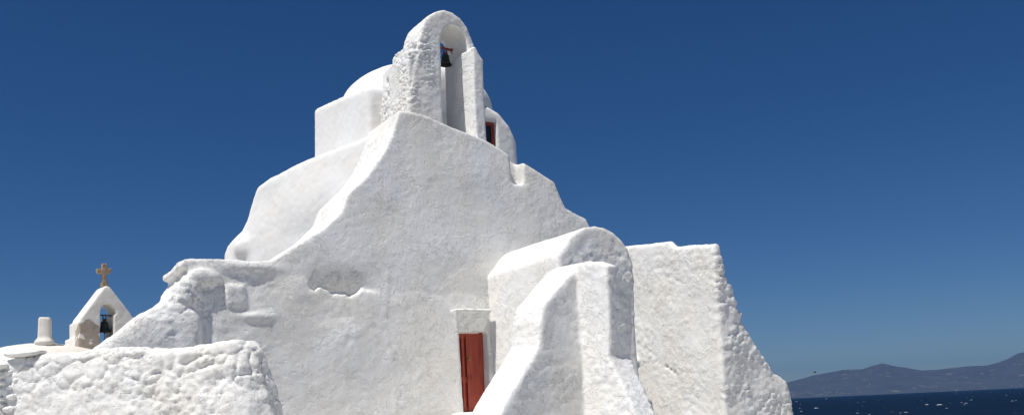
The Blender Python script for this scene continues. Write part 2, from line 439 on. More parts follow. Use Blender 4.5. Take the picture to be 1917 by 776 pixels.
# --- drum, dome, window --------------------------------------------------
DU0, DU1, DV1, DV0 = -1.05, 3.62, -2.5, -7.6
def drum():
    g = Grid(CH, (DU0 - .6, DU1 + .6), (DV0 - .6, DV1 + .6), (12.4, 17.6), .045)
    # right-hand shoulder is rounded, left edge is crisp
    P = CH.V([(583, 300), (585, 250), (588, 210)], 0)   # only to fix the height of the left corner
    zl = CH.onu((588, 208), DU0)[1]; zr = CH.onv((940, 192), DV1)[1]
    pr = [(DU0, 12), (DU0, 17.6), (1.9, zr + .6), (2.55, zr + .06), (3.05, zr - .18), (3.4, zr - .55), (DU1 - .02, zr - 1.0), (DU1 + .02, 12)]
    F = g.prof_v(pr, DV0, DV1, .03, .05, r=.20)
    F = smax(F, g.Z - (16.82 + .15 * (DV1 - g.V)), .2)
    (u, z) = CH.onv((937, 222), DV1)
    WU0, WU1, WZ0, WZ1 = u - .78, u, z - 1.25, z
    F = smax(F, -g.box((WU0, DV1 - .55, WZ0), (WU1, DV1 + 1, WZ1), .04), .05)
    carve('drum', g, F, M_smooth, church, mid=.014, warp=.03)
    # window frame and panes set in the recess
    v0 = DV1 - .46
    bm = bmesh.new()
    t = .085
    bm_box(bm, CH, (WU0 - .03, v0, WZ0 - .05), (WU0 + t, v0 + .07, WZ1 - .02))
    bm_box(bm, CH, (WU1 - t - .02, v0, WZ0 - .05), (WU1 + .05, v0 + .07, WZ1 - .02))
    bm_box(bm, CH, (WU0 + t, v0 + .002, WZ1 - .02 - t), (WU1 - t - .02, v0 + .068, WZ1 - .022))
    bm_box(bm, CH, (WU0 + t, v0 + .002, WZ0 - .05), (WU1 - t - .02, v0 + .068, WZ0 + t))
    bm_box(bm, CH, ((WU0 + WU1) / 2 - .025, v0 + .01, WZ0 + t), ((WU0 + WU1) / 2 + .025, v0 + .06, WZ1 - .02 - t))
    win = from_bm('window', bm, M_red, church)
    tag(win, 'red framed window in the domed drum')
    bm = bmesh.new(); bm_box(bm, CH, (WU0 + .02, v0 + .02, WZ0), (WU1 - .02, v0 + .035, WZ1 - .05)); from_bm('pane', bm, M_glass, win)
    # dome
    cu, cv = 1.28, -4.65
    g = Grid(CH, (cu - 2.7, cu + 2.7), (cv - 2.9, cv + 2.9), (15.2, 18.8), .055)
    F = g.ell((cu, cv, 16.78), (2.28, 2.28, 1.46))
    F = smax(F, np.maximum(np.abs(g.U - (DU0 + DU1) / 2) - (DU1 - DU0) / 2 + .12, np.abs(g.V - (DV0 + DV1) / 2) - (DV1 - DV0) / 2 + .14), .2)
    carve('dome', g, F, M_smooth, church, mid=.012, warp=.03)
drum()

# --- bell tower -----------------------------------------------------------
TV = -.75
def tower():
    g = Grid(CH, (-1.4, 2.1), (-3.4, .1), (14.2, 19.0), .03)
    t = lambda L, v=TV: CH.V(L, v, 0)
    outer = [(764, 330), (765, 205), (768, 160), (777, 112), (783, 75), (789, 52), (795, 36), (806, 26), (820, 20), (832, 18), (848, 23), (864, 35), (876, 52), (884, 72), (890, 92), (897, 108), (903, 125), (905, 180), (908, 330)]
    F = g.prof_v(t(outer), TV - 1.12, TV, .0, .0, r=.09)
    # rubble left flank: three stepped shoulders, each deeper than the one above
    Fm = g.prof_v([(-.60, 13.9), (-.57, 17.45), (-.2, 17.6), (0, 17.6), (0, 13.9)], TV - 1.30, TV - .08, 0, 0, r=.05)
    Fm = smax(Fm, g.Z - (17.46 + .35 * (g.V - (TV - 1.12))), .04); F = smin(F, Fm, .03)
    Fl = g.prof_v([(-.78, 13.9), (-.74, 15.8), (-.68, 17.2), (-.3, 17.3), (0, 17.3), (0, 13.9)], TV - 1.72, TV - .04, 0, 0, r=.05)
    Fl = smax(Fl, g.Z - (17.12 + .22 * (g.V - (TV - 1.72)) * -1 + .30 * (g.V - (TV - 1.72))), .04); F = smin(F, Fl, .03)
    u3 = -.78; z3 = 16.9
    # pier seen behind the flank, running back into the roof
    
    F = smin(F, g.prof_u([(TV - .9, 13.9), (TV - 1.2, z3 + .15), (TV - 1.8, z3 - .1), (TV - 2.1, z3 - .9), (TV - 2.35, 13.9)], u3 + .12, u3 + .9, .0, 0, r=.12), .08)
    # opening
    JU0, JU1 = t([(827, 150)])[0][0], t([(880, 150)])[0][0] - .19
    ztop = t([(846, 47)])[0][1]; zs = t([(877, 100)])[0][1]
    arch = [(JU0, 15.0), (JU0, zs)]
    for i in range(13):
        a = math.pi * (1 - i / 12.0); arch.append(((JU0 + JU1 + .17) / 2 + (JU1 + .17 - JU0) / 2 * math.cos(a), zs + .05 + (ztop - zs - .05) * math.sin(a)))
    arch += [(JU1, zs), (JU1, 15.0)]
    # right hand pilaster standing proud of the arch
    (ua, za) = t([(888, 92)], TV + .25)[0]; ub = t([(905, 120)], TV + .25)[0][0]
    pil = [(JU1 - .05, 13.9), (JU1 - .05, zs + .06), (JU1 + .25, zs + .10), (ub - .12, zs - .08), (ub, zs - .25), (ub + .03, 13.9)]
    F = smin(F, g.prof_v(pil, TV - .6, TV + .24, .0, .0, r=.05), .05)
    # sill block behind the opening keeps the lower part closed from the roof side
    d2 = poly2(arch, g.U, g.Z)
    F = smax(F, -d2, .04)
    # the front of the right jamb is splayed, deeper towards its foot
    D = np.clip(.12 + .75 * (zs - g.Z) / 2.0, .12, 1.0); vv = (TV + .24 - g.V) / (.24 + D)
    wedge = np.maximum(np.maximum(g.U - (JU1 + .19 * np.clip(1 - vv, 0, 1)), (JU0 + .3) - g.U), g.Z - (zs + .02)); wedge = np.maximum(wedge, 15.0 - g.Z)
    F = smax(F, -wedge, .02)
    rub = lambda Vt: np.clip(.15 + 1.1 * sstep(.12, -.15, Vt[:, 0]) * sstep(18.2, 17.2, Vt[:, 2]) + .35 * sstep(1.0, 1.2, Vt[:, 0]), 0, 1.2)
    # two gaps between the flank stones
    for (q, e) in (((722, 152), (.10, .09, .12)), ((725, 178), (.09, .05, .13)), ((757, 193), (.05, .05, .07))):
        v, z = CH.onu(q, u3 + .02); F = smax(F, -g.ell((u3 + .0, v, z), (e[0] * 2.2, e[1], e[2])), .02)
    tw = carve('bell_tower', g, F, M_rough, church, lumps=.026, lump_scale=.15, mask=rub, mid=.012, warp=.03, smooth_it=1)
    # bell beam and bell
    zb = CH.onv((838, 92), TV - .62)[1]
    bm = bmesh.new(); p0 = CH.w(JU0 - .12, TV - .60, zb + .05); p1 = CH.w(JU1 + .02, TV - .60, zb - .03)
    bm_tube(bm, [p0, p1], .032, 8)
    d = (p1 - p0).normalized()
    bm_tube(bm, [p1 - d * .09, p1 + Vector((0, 0, -.09))], .014, 6); bm_tube(bm, [p1 - d * .09, p1 + Vector((0, 0, .06))], .014, 6)
    from_bm('bell_beam', bm, M_redmetal, tw)
    ub = CH.onv((834, 110), TV - .60)[0]; s = (ub - (JU0 - .12)) / (JU1 + .02 - (JU0 - .12)); hp = p0.lerp(p1, s)
    mk_bell(hp - Vector((0, 0, .03)), .47, 'small dark bronze bell hanging from a red bar in the tall bell tower arch', M_redmetal)

def mk_bell(top, H, label, clampmat):
    """bell with crown loop, shoulder, waist and flared lip, clapper inside; hangs from `top`"""
    b = empty('bell', top, label, 'bell')
    k = H / .47
    bm = bmesh.new()
    outer = [(.02, -.13), (.07, -.14), (.093, -.165), (.098, -.20), (.104, -.27), (.116, -.33), (.135, -.375), (.158, -.405), (.166, -.42), (.160, -.428)]
    inner = [(.146, -.42), (.122, -.375), (.10, -.30), (.085, -.20), (.06, -.165), (.0, -.16)]
    bm_lathe(bm, top, [(0, -.13 * k)] + [(r * k, z * k) for r, z in outer + inner], 32)
    from_bm('bell_body', bm, M_bronze, b, smooth=True)
    bm = bmesh.new()
    for sx in (-1, 1): bm_tube(bm, [top + Vector((sx * .035 * k, 0, .035 * k)), top + Vector((sx * .04 * k, 0, -.06 * k)), top + Vector((sx * .02 * k, 0, -.14 * k))], .016 * k, 8)
    bm_box(bm, Frame((top.x, top.y), 30), (-.05 * k, -.03 * k, top.z - .12 * k), (.05 * k, .03 * k, top.z - .07 * k))
    from_bm('yoke', bm, clampmat, b)
    bm = bmesh.new(); bm_tube(bm, [top + Vector((0, 0, -.15 * k)), top + Vector((.01, 0, -.43 * k))], .010 * k, 8)
    bm_lathe(bm, top + Vector((.01, 0, -.44 * k)), [(0, -.035 * k), (.022 * k, -.02 * k), (.027 * k, 0), (.018 * k, .02 * k), (0, .03 * k)], 12)
    from_bm('clapper', bm, M_iron, b, smooth=True)
    return b
tower()

# --- barrel vaulted side chapel ------------------------------------------
def vault():
    g = Grid(CH, (.3, 4.6), (-1.0, 3.9), (6.2, 12.8), .045)
    u0, u1 = .98, 3.05; ve = 3.2; c = (u0 + u1) / 2 + .05; r = 1.0
    P = [(u0, 6.0), (u0, 11.38), (u0 + .12, 11.5)]
    for i in range(1, 12):
        a = math.pi * (1 - i / 12.0); P.append((c + r * math.cos(a) * (1.0), 11.12 + r * .98 * math.sin(a)))
    P = [p for p in P[:3]] + [p for p in P[3:] if p[1] > 11.5 or p[0] > c] + [(u1 + .0, 10.9), (u1 - .04, 9.4), (u1 - .02, 6.0)]
    F = g.prof_v(P, -.9, ve, .02, 0, r=.045)
    msk = lambda Vt: np.where(Vt[:, 1] > 3.0, 1.0, .3) * sstep(12.3, 11.2, Vt[:, 2]) + .1
    carve('side_vault', g, F, M_rough, church, lumps=.020, mask=msk, mid=.012, warp=.025)
vault()

# --- stepped buttress in front of the vault ------------------------------
_b = CH.w(.72, 4.2, 0); BF = Frame((_b.x, _b.y), 41)
def buttress():
    g = Grid(BF, (-5.2, 1.3), (-1.5, 4.4), (6.2, 11.7), .042)
    vb, vk = 0.0, -.95
    ol = [(1112, 486), (1092, 491), (1078, 502), (1065, 516), (1039, 546), (1020, 568), (1012, 600), (1010, 645), (998, 666), (973, 706), (948, 748), (934, 776), (915, 810)]
    P = BF.V(ol, vb, 0)
    P = [(.62, 6.0), (.62, P[0][1] + .02)] + P + [(P[-1][0] - .9, 6.0)]
    F = g.prof_v(P, vk, vb, .0, .0, r=.06)
    # arm pointing to the viewer, its foot running out as a ramp
    ul = BF.onv((1083, 560), vb)[0]
    fr = BF.U([(1086, 484), (1120, 487), (1138, 495), (1139, 560), (1139, 668), (1150, 690), (1172, 735), (1192, 776), (1215, 820)], ul)
    A = [(-.7, 6.0), (-.7, fr[0][1])] + fr + [(fr[-1][0] + .8, 6.0)]
    F2 = g.prof_u(A, ul, ul + .60, .0, -.07, r=.045)
    # top of the arm falls away to the right
    F2 = smax(F2, (g.Z - (fr[1][1] + .03)) + .8 * np.maximum(g.U - (ul + .12), 0), .08)
    F = smin(F, F2, .05)
    msk = lambda Vt: np.clip(.45 + .9 * sstep(vb - .02, vb + .1, Vt[:, 1]), 0, 1.1)
    carve('buttress', g, F, M_rough, church, lumps=.020, mask=msk, lump_scale=.3, mid=.012, warp=.03)
buttress()

# --- corner block ----------------------------------------------------------
BU, BV = 6.5, 2.1
def block():
    g = Grid(CH, (5.9, 10.6), (-4.6, 2.9), (6.2, 13.4), .05)
    ol = [(1334, 455), (1350, 470), (1357, 490), (1360, 515), (1375, 545), (1384, 580), (1392, 600), (1404, 622), (1420, 650), (1438, 678), (1450, 700), (1462, 702), (1474, 712), (1482, 732), (1486, 776)]
    P = CH.V(ol, BV, 0); Pf = [(BU, 6.0), (BU, 13.3), (P[1][0] - .02, 13.3)] + P[1:] + [(P[-1][0] + .05, 6.0)]
    d_front = poly2(Pf, g.U, g.Z)
    tl = CH.U([(1150, 462), (1162, 460), (1185, 457), (1210, 456), (1252, 452), (1262, 462), (1290, 458), (1320, 456), (1333, 455)], BU)
    Ps = [(-4.4, 6.0), (-4.4, tl[0][1])] + tl + [(BV + .02, tl[-1][1]), (BV + .1, 6.0)]
    d_side = poly2(Ps, g.V, g.Z)
    F = smax(d_front, np.broadcast_to(d_side, g.shape), .12)
    F = smax(F, np.maximum(g.V - BV, -4.4 - g.V), .07)
    # concave sweep at the inner corner
    F = smin(F, g.box((6.15, -4.2, 5), (7.2, -1.9, 11.9), .25), .4)
    for q, e in (((1262, 560), .035), ((1190, 675), .12)):
        v, z = CH.onu(q, BU)
        F = smin(F, g.ell((BU, v, z), (e, e * 1.6, e)), .04)
    for q in ((1248, 686), (1256, 692), (1262, 697)):
        v, z = CH.onu(q, BU); F = smax(F, -g.ell((BU, v, z), (.08, .07, .035)), .02)
    u, z = CH.onv((1389, 588), BV); F = smin(F, g.ell((u - .05, BV - .15, z), (.17, .15, .10)), .03)
    msk = lambda Vt: np.where(Vt[:, 1] > BV - .12, 1.15, .5)
    carve('corner_block', g, F, M_rough, church, lumps=.040, mask=msk, lump_scale=.26, mid=.014, warp=.04, smooth_it=1)
block()

# --- door -------------------------------------------------------------------
def door():
    dv = -.36; z0, z1 = 8.02, 9.99
    bm = bmesh.new()
    bm_box(bm, CH, (-.06, dv - .05, z0), (.92, dv, z1))                       # ground of the leaf
    def rail(a, b, d=.05): bm_box(bm, CH, (a[0], dv + .002, a[1]), (b[0], dv + d, b[1]))
    rail((.02, z0), (.13, z1)); rail((.24, z0), (.30, z1)); rail((.36, z0), (.50, z1), .075); rail((.50, z0), (.86, z1), .02)
    for z in (z0, z0 + .72, z1 - .16):
        rail((.132, z), (.238, z + .13), .047); rail((.302, z), (.358, z + .13), .047)
    bm_box(bm, CH, (.15, dv + .002, z0 + .17), (.22, dv + .014, z0 + .68)); bm_box(bm, CH, (.15, dv + .002, z0 + .90), (.22, dv + .014, z1 - .20))
    dr = from_bm('door', bm, M_red, church, bevel=.004)
    tag(dr, 'narrow red panelled wooden door')
    bm = bmesh.new(); bm_box(bm, CH, (.39, dv + .074, 9.28), (.45, dv + .09, 9.38)); bm_tube(bm, [CH.w(.42, dv + .08, 9.33), CH.w(.42, dv + .14, 9.33)], .022, 10)
    from_bm('handle', bm, M_brass, dr)
    bm = bmesh.new(); n = 14
    cc = CH.w(.42, dv + .084, 8.86)
    bm_tube(bm, [cc + Vector(tuple(CH.T)) * (.05 * math.cos(2 * math.pi * i / n)) + Vector((0, 0, .055 * math.sin(2 * math.pi * i / n))) for i in range(n + 1)], .007, 6)
    from_bm('knocker', bm, M_redmetal, dr)
    # flared hood above it
    g = Grid(CH, (-.6, 1.5), (-.7, .7), (9.6, 11.0), .02)
    w = lambda q: CH.onv(q, .22, 0)
    (ul, zt) = w((854, 577)); (ur, _) = w((919, 582)); 
    F = g.prof_u([(-.5, 9.9), (-.5, zt), (.20, zt + .01), (.24, zt - .03), (.19, zt - .08), (-.02, 9.97), (-.36, 9.93)], ul - .0, ur + .12, .0, 0, r=.02)
    tapr = np.maximum((ul + .26 * (zt - g.Z)) - g.U, g.U - (ur + .03 - .22 * (zt - g.Z)))
    F = smax(F, tapr, .03)
    carve('door_hood', g, F, M_white, church, mid=.014, warp=.03)
    # threshold platform
    g = Grid(CH, (-.9, 1.4), (-.5, 3.4), (6.2, 8.3), .04)
    F = smin(g.box((-.25, -.45, 5), (1.1, 1.3, 8.0), .05), smin(g.box((-.4, .2, 5), (1.1, 2.0, 7.5), .05), g.box((-.5, .2, 5), (1.1, 2.7, 7.0), .05), .02), .02)
    carve('door_step', g, F, M_smooth, church, mid=.01, warp=.02)
door()

# ------------------------------------------------------------------ yard wall in front on the left
_w = pt(440, 700, 17.6); YW = Frame((_w[0], _w[1]), -13)
def stone_mesh(fr, c, e, seed, name, mat, parent, tilt=0.0):
    bm = bmesh.new(); bmesh.ops.create_icosphere(bm, subdivisions=4, radius=1)
    P = np.array([v.co[:] for v in bm.verts])
    q = np.sign(P) * np.abs(P) ** .75
    q = q / np.maximum(1e-6, np.linalg.norm(q, axis=1, keepdims=True)) ** .35
    nz = .16 * fbm(P * 1.5 + seed * 7.3, 3, seed)
    q = q * (1 + nz)[:, None] * np.array(e)
    ct, st = math.cos(tilt), math.sin(tilt)
    for v, p in zip(bm.verts, q):
        a, b, z = p[0] * ct - p[2] * st, p[1], p[0] * st + p[2] * ct
        v.co = fr.w(c[0] + a, c[1] + b, c[2] + z)
    return from_bm(name, bm, mat, parent, smooth=True)

def yard_wall():
    ol = [(-120, 705), (-40, 672), (0, 672), (25, 670), (45, 668), (65, 667), (84, 664), (110, 660), (150, 657), (172, 652), (185, 650), (215, 648), (250, 648), (300, 652), (340, 651), (362, 645), (395, 639), (430, 636), (462, 637), (474, 645), (482, 668), (492, 695), (503, 730), (512, 770), (520, 800)]
    P = YW.V(ol, 0, 0)
    u0, u1 = P[0][0], P[-1][0]
    root = empty('stone_wall', YW.w(-2, -.4, GROUND), 'low thickly limewashed rubble wall in front of the church, loose stones at its left end', 'wall')
    g = Grid(YW, (u0 - .2, u1 + .7), (-1.3, .6), (6.2, max(p[1] for p in P) + .4), .032)
    P = [(u0, 6.0)] + P + [(u1 + .05, 6.0)]
    F = g.prof_v(P, -.95, 0, .04, 0, r=.16)
    # round the free end
    ue = u1
    F = smax(F, g.U + .55 * np.maximum(-.1 - g.V, 0) * 0 + .9 * np.maximum(g.V + .35, 0) - (ue - .08 - .28 * np.maximum(g.Z - 7.4, 0)), .25)
    # missing render at the left end, where single stones show
    (ux, zx) = YW.onv((14, 735), 0); F = smax(F, -g.ell((ux - .34, .05, zx - .24), (.38, .22, .32)), .05)
    def relief(Vt, W):
        z = Vt[:, 2]
        big = np.zeros(len(Vt))
        f, e = worley(W * np.array([1, 1, 1.35]) / .42 + .6 * fbm(W / .6, 2, 9)[:, None], 23)
        top = sstep(8.35, 8.9, z)
        big = (.5 - f) * .10 * (.22 + .6 * top * sstep(-.3, .2, fbm(W / 1.1, 2, 4))) + .025 * (sstep(0, .18, e) - .8) * top
        return big + .035 * fbm(W / .35, 3, 19)
    carve('wall_body', g, F, M_rough, root, lumps=.026, lump_scale=.24, mid=.018, warp=.05, relief=relief, smooth_it=1)
    # stones laid dry in the gap
    k = 0
    for (x, y, w, h, t) in [(5, 702, 20, 9, .25), (20, 697, 18, 6, .35), (33, 712, 11, 8, -.1), (8, 716, 14, 6, .2), (22, 724, 13, 6, .1), (4, 730, 12, 7, 0), (26, 742, 20, 7, .15), (6, 745, 10, 7, -.1), (3, 758, 12, 5, 0), (20, 765, 24, 8, .1), (2, 772, 12, 6, .1), (-16, 712, 16, 8, .1), (-14, 738, 14, 8, 0), (-16, 760, 16, 7, 0)]:
        (u, z) = YW.onv((x, y), -.08); px = 17.3 / F_PX
        stone_mesh(YW, (u, -.10 - .02 * (k % 3), z), (w * px * .62, .16, h * px * .85), k + 1, 'stone', M_rough if k % 5 else M_rough, root, t * .6); k += 1
    (u, z) = YW.onv((-2, 735), -.25)
    stone_mesh(YW, (u, -.36, z), (.55, .12, .5), 40, 'hearting', M_baredark, root)
    # flat capstones
    (u, z) = YW.onv((44, 662), -.1); c = stone_mesh(YW, (u, -.15, z + .0), (.41, .26, .062), 51, 'capstone', M_rough, root, .03)
    (u, z) = YW.onv((-6, 687), -.05); stone_mesh(YW, (u, -.12, z), (.30, .4, .07), 52, 'capstone', M_rough, root, .1)
yard_wall(); bpy.data.objects['stone_wall']['kind'] = 'thing'

# ------------------------------------------------------------------ small chapel behind on the left
_c = pt(188, 640, 31.0); SC = Frame((_c[0], _c[1]), 38)
chapel = empty('chapel', SC.w(0, -2, GROUND), 'small cream washed chapel with a pointed bellcote and a stub chimney on its curved roof', 'chapel')
def small_chapel():
    # flaked patch of bare plaster on the bellcote
    pc = SC.w(*(lambda q: (q[0], 0.0, q[1]))(SC.onv((163, 636), 0))); pc2 = SC.w(SC.onv((210, 630), 0)[0], -.25, SC.onv((210, 630), 0)[1])
    def patch(nt, tc, c, h):
        tot = None
        for p, e in ((pc, (.44, .44, .62)), (pc2, (.20, .20, .42))):
            s = nd(nt, 'ShaderNodeVectorMath'); s.operation = 'SUBTRACT'; nt.links.new(tc, s.inputs[0]); s.inputs[1].default_value = p
            dv = nd(nt, 'ShaderNodeVectorMath'); dv.operation = 'DIVIDE'; nt.links.new(s.outputs[0], dv.inputs[0]); dv.inputs[1].default_value = e
            ln = nd(nt, 'ShaderNodeVectorMath'); ln.operation = 'LENGTH'; nt.links.new(dv.outputs[0], ln.inputs[0])
            d = math_n(nt, 'ADD', ln.outputs['Value'], math_n(nt, 'MULTIPLY', noise(nt, tc, 3.5, 6, .65), 1.3))
            m = ramp(nt, math_n(nt, 'SUBTRACT', 1.68, d, True), [(.0, (0, 0, 0)), (.03, (1, 1, 1))])
            tot = m if tot is None else math_n(nt, 'MAXIMUM', tot, m)
        hole = ramp(nt, noise(nt, tc, 4.2, 3, .5), [(.62, (1, 1, 1)), (.64, (0, 0, 0))])
        tot = math_n(nt, 'MULTIPLY', tot, hole)
        pl = mixc(nt, noise(nt, tc, 9, 6, .7), (.30, .25, .20), (.50, .44, .37))
        return mixc(nt, tot, c, pl), math_n(nt, 'SUBTRACT', h, math_n(nt, 'MULTIPLY', tot, .015))
    m = whitewash('cream_wash', white=(.80, .775, .73), warm=(.74, .70, .64), rough_bump=.4, flakes=.2, patch=patch)
    mr = whitewash('cream_roof_wash', white=(.74, .71, .65), warm=(.62, .58, .51), rough_bump=.4, flakes=.3, dirt=.5)
    ol = [(150, 700), (150, 596), (168, 572), (188, 546), (196, 536), (200, 534), (206, 536), (222, 556), (246, 587), (252, 598), (252, 640), (254, 700)]
    P = SC.V(ol, 0, 0)
    g = Grid(SC, (P[0][0] - .6, P[-1][0] + .6), (-2.0, .4), (7.0, 12.6), .028)
    F = g.prof_v(P, -.9, 0, 0, 0, r=.05)
    z1 = SC.onv((150, 600), 0)[1]; z2 = SC.onv((150, 628), 0)[1]
    F = smin(F, g.box((P[0][0] - .03, -1.15, 6), (P[0][0] + .5, .0, z1), .03), .02)
    F = smin(F, g.box((P[0][0] - .06, -1.6, 6), (P[0][0] + .5, -.01, z2), .03), .02)
    a = SC.V([(188, 700), (188, 581), (190, 573), (197, 568), (207, 569), (214, 575), (218, 586), (213, 590), (212, 700)], 0)
    F = smax(F, -poly2(a, g.U, g.Z), .02)
    # stop the opening at roof level
    bg = carve('bellcote', g, F, m, chapel, mid=.012, warp=.02)
    uj0, uj1 = a[1][0], a[-2][0]
    zb = SC.onv((195, 590), -.3)[1]
    bm = bmesh.new(); bm_tube(bm, [SC.w(uj0 - .06, -.30, zb + .02), SC.w(uj1 + .08, -.30, zb)], .022, 8); from_bm('bell_beam', bm, M_iron, bg)
    ub = SC.onv((195.5, 600), -.3)[0]
    b = mk_bell(SC.w(ub, -.30, zb - .02), .56, 'narrow dark bell with a chain hanging in the small chapel bellcote', M_iron)
    bm = bmesh.new(); zc = zb - .02 - .54
    n = 9
    for i in range(n):
        c0 = SC.w(ub, -.30, zc - .075 * i)
        ax = Vector(tuple(SC.T)) if i % 2 else Vector(tuple(SC.N))
        bm_tube(bm, [c0 + ax * (.02 * math.cos(2 * math.pi * j / 10)) + Vector((0, 0, .045 * math.sin(2 * math.pi * j / 10))) for j in range(11)], .007, 5)
    from_bm('chain', bm, M_iron, b)
    # cross
    (uc, zc) = SC.onv((195, 533), -.30); fr = SC
    cr = SC.V([(189.5, 533), (191.5, 522), (190.5, 512), (181, 511), (180, 502), (190, 503.5), (190.5, 493), (200, 493), (200, 503), (208, 502), (207, 511.5), (199, 512), (199, 522), (202, 533)], -.30)
    gg = Grid(SC, (uc - .5, uc + .5), (-.5, -.1), (zc - .12, zc + .9), .014)
    Fc = gg.prof_v([(cr[0][0], zc - .08)] + cr + [(cr[-1][0], zc - .08)], -.385, -.225, 0, 0, r=.02)
    carve('cross', gg, Fc, M_cross, chapel, mid=.008, warp=.006, smooth_it=1)
    # curved roof and chimney
    rc = pt(70, 640, 29.5); RF = Frame((rc[0], rc[1]), 30)
    g = Grid(RF, (-4.6, 5.4), (-6.2, 3.4), (6.2, 11.2), .07)
    zt = rc[2]
    F = smax(g.ell((0.2, -1.3, zt - 2.0), (3.35, 3.9, 2.05)), -(g.Z - (zt - 2.2)), .1)
    F = smin(F, smax(g.box((-3.2, -4.6, 5.8), (3.6, 2.0, zt - .95), .15), g.Z - (zt - .95), .1), .3)
    carve('roof', g, F, mr, chapel, mid=.02, warp=.05)
    cp = pt(84, 636, 29.6); CF = Frame((cp[0], cp[1]), 18)
    g = Grid(CF, (-.6, .6), (-.6, .6), (cp[2] - .5, cp[2] + 1.1), .025)
    q = np.maximum(np.abs(g.U), np.abs(g.V)); rr = np.sqrt(g.U ** 2 + g.V ** 2)
    F = smax(.6 * q + .4 * rr - (.195 - .035 * (g.Z - cp[2])) * 1.02, g.Z - (cp[2] + .68), .05)
    F = smin(F, g.ell((0, 0, cp[2] - .08), (.30, .30, .14)), .08)
    carve('chimney', g, F, mr, chapel, mid=.012, warp=.012)
small_chapel()

# ------------------------------------------------------------------ setting
def heightfield(name, xs, ys, fn, mat, kind='structure'):
    X, Y = np.meshgrid(xs, ys, indexing='ij'); Z = fn(X.ravel(), Y.ravel())
    Vt = np.stack([X.ravel(), Y.ravel(), Z], 1); ny = len(ys)
    i, j = np.meshgrid(np.arange(len(xs) - 1), np.arange(ny - 1), indexing='ij'); b = (i * ny + j).ravel()
    o = mesh_np(name, Vt, np.stack([b, b + ny, b + ny + 1, b + 1], 1), mat); o['kind'] = kind; return o

# rocky headland with a paved yard
m, nt, b = new_mat('pale_ground'); tc = nd(nt, 'ShaderNodeTexCoord').outputs['Object']
c = mixc(nt, noise(nt, tc, .7, 6, .6), (.52, .50, .46), (.64, .62, .58)); c = mixc(nt, ramp(nt, noise(nt, tc, 6, 5, .7), [(.5, (0, 0, 0)), (.7, (1, 1, 1))]), c, (.33, .30, .26))
vo = nd(nt, 'ShaderNodeTexVoronoi'); vo.feature = 'DISTANCE_TO_EDGE'; vo.inputs['Scale'].default_value = 1.6; nt.links.new(tc, vo.inputs['Vector'])
c = mixc(nt, ramp(nt, vo.outputs['Distance'], [(.03, (1, 1, 1)), (.06, (0, 0, 0))]), c, (.68, .67, .64))
bp = nd(nt, 'ShaderNodeBump'); bp.inputs['Strength'].default_value = .4; bp.inputs['Distance'].default_value = .05; nt.links.new(noise(nt, tc, 5, 6, .6), bp.inputs['Height']); nt.links.new(bp.outputs[0], b.inputs['Normal'])
nt.links.new(c, b.inputs['Base Color']); b.inputs['Roughness'].default_value = .9
def hf(x, y):
    d = np.sqrt((np.maximum(np.abs(x + 6) - 20, 0)) ** 2 + (np.maximum(np.abs(y - 14) - 26, 0)) ** 2)
    P = np.stack([x, y, 0 * x], 1)
    n = fbm(P / 9, 4, 3)
    return GROUND + .03 * fbm(P / 2.5, 2, 1) - np.clip(d + 4 * n * sstep(0, 6, d), 0, 40) * .42 + sstep(0, 4, d) * 1.2 * fbm(P / 3.5, 4, 8)
heightfield('ground', np.linspace(-62, 52, 230), np.linspace(-46, 74, 240), hf, m)

# sea
m, nt, b = new_mat('sea_water'); tc = nd(nt, 'ShaderNodeTexCoord').outputs['Object']
mp = nd(nt, 'ShaderNodeMapping'); nt.links.new(tc, mp.inputs['Vector']); mp.inputs['Rotation'].default_value = (0, 0, R(20)); mp.inputs['Scale'].default_value = (.6, 1, 1)
n1 = noise(nt, mp.outputs[0], .05, 8, .62, .6); n2 = noise(nt, mp.outputs[0], .012, 3, .5)
c = mixc(nt, n2, (.002, .010, .028), (.004, .014, .036)); nt.links.new(c, b.inputs['Base Color'])
b.inputs['Roughness'].default_value = .9; b.inputs['Specular IOR Level'].default_value = 0
gl = nd(nt, 'ShaderNodeBsdfGlossy'); gl.inputs['Roughness'].default_value = .25; gl.inputs['Color'].default_value = (1, 1, 1, 1)
mx = nd(nt, 'ShaderNodeMixShader'); mx.inputs[0].default_value = .04; nt.links.new(b.outputs[0], mx.inputs[1]); nt.links.new(gl.outputs[0], mx.inputs[2]); nt.links.new(mx.outputs[0], nt.nodes['Material Output'].inputs['Surface'])
bp = nd(nt, 'ShaderNodeBump'); bp.inputs['Strength'].default_value = 1.0; bp.inputs['Distance'].default_value = 6; nt.links.new(n1, bp.inputs['Height']); nt.links.new(bp.outputs[0], b.inputs['Normal']); nt.links.new(bp.outputs[0], gl.inputs['Normal'])
r_in = np.array([0.0, 60, 120, 250, 500, 1000, 2000, 4000, 8000, 16000, 32000, 60000])
bm = bmesh.new(); rings = []
NS = 96
for r_ in r_in[1:]: rings.append([bm.verts.new((r_ * math.cos(2 * math.pi * i / NS), 15 + r_ * math.sin(2 * math.pi * i / NS), 0)) for i in range(NS)])
bm.faces.new(rings[0])
for a, c_ in zip(rings[:-1], rings[1:]):
    for i in range(NS): bm.faces.new((a[i], a[(i + 1) % NS], c_[(i + 1) % NS], c_[i]))
sea = from_bm('sea', bm, m); sea['kind'] = 'structure'

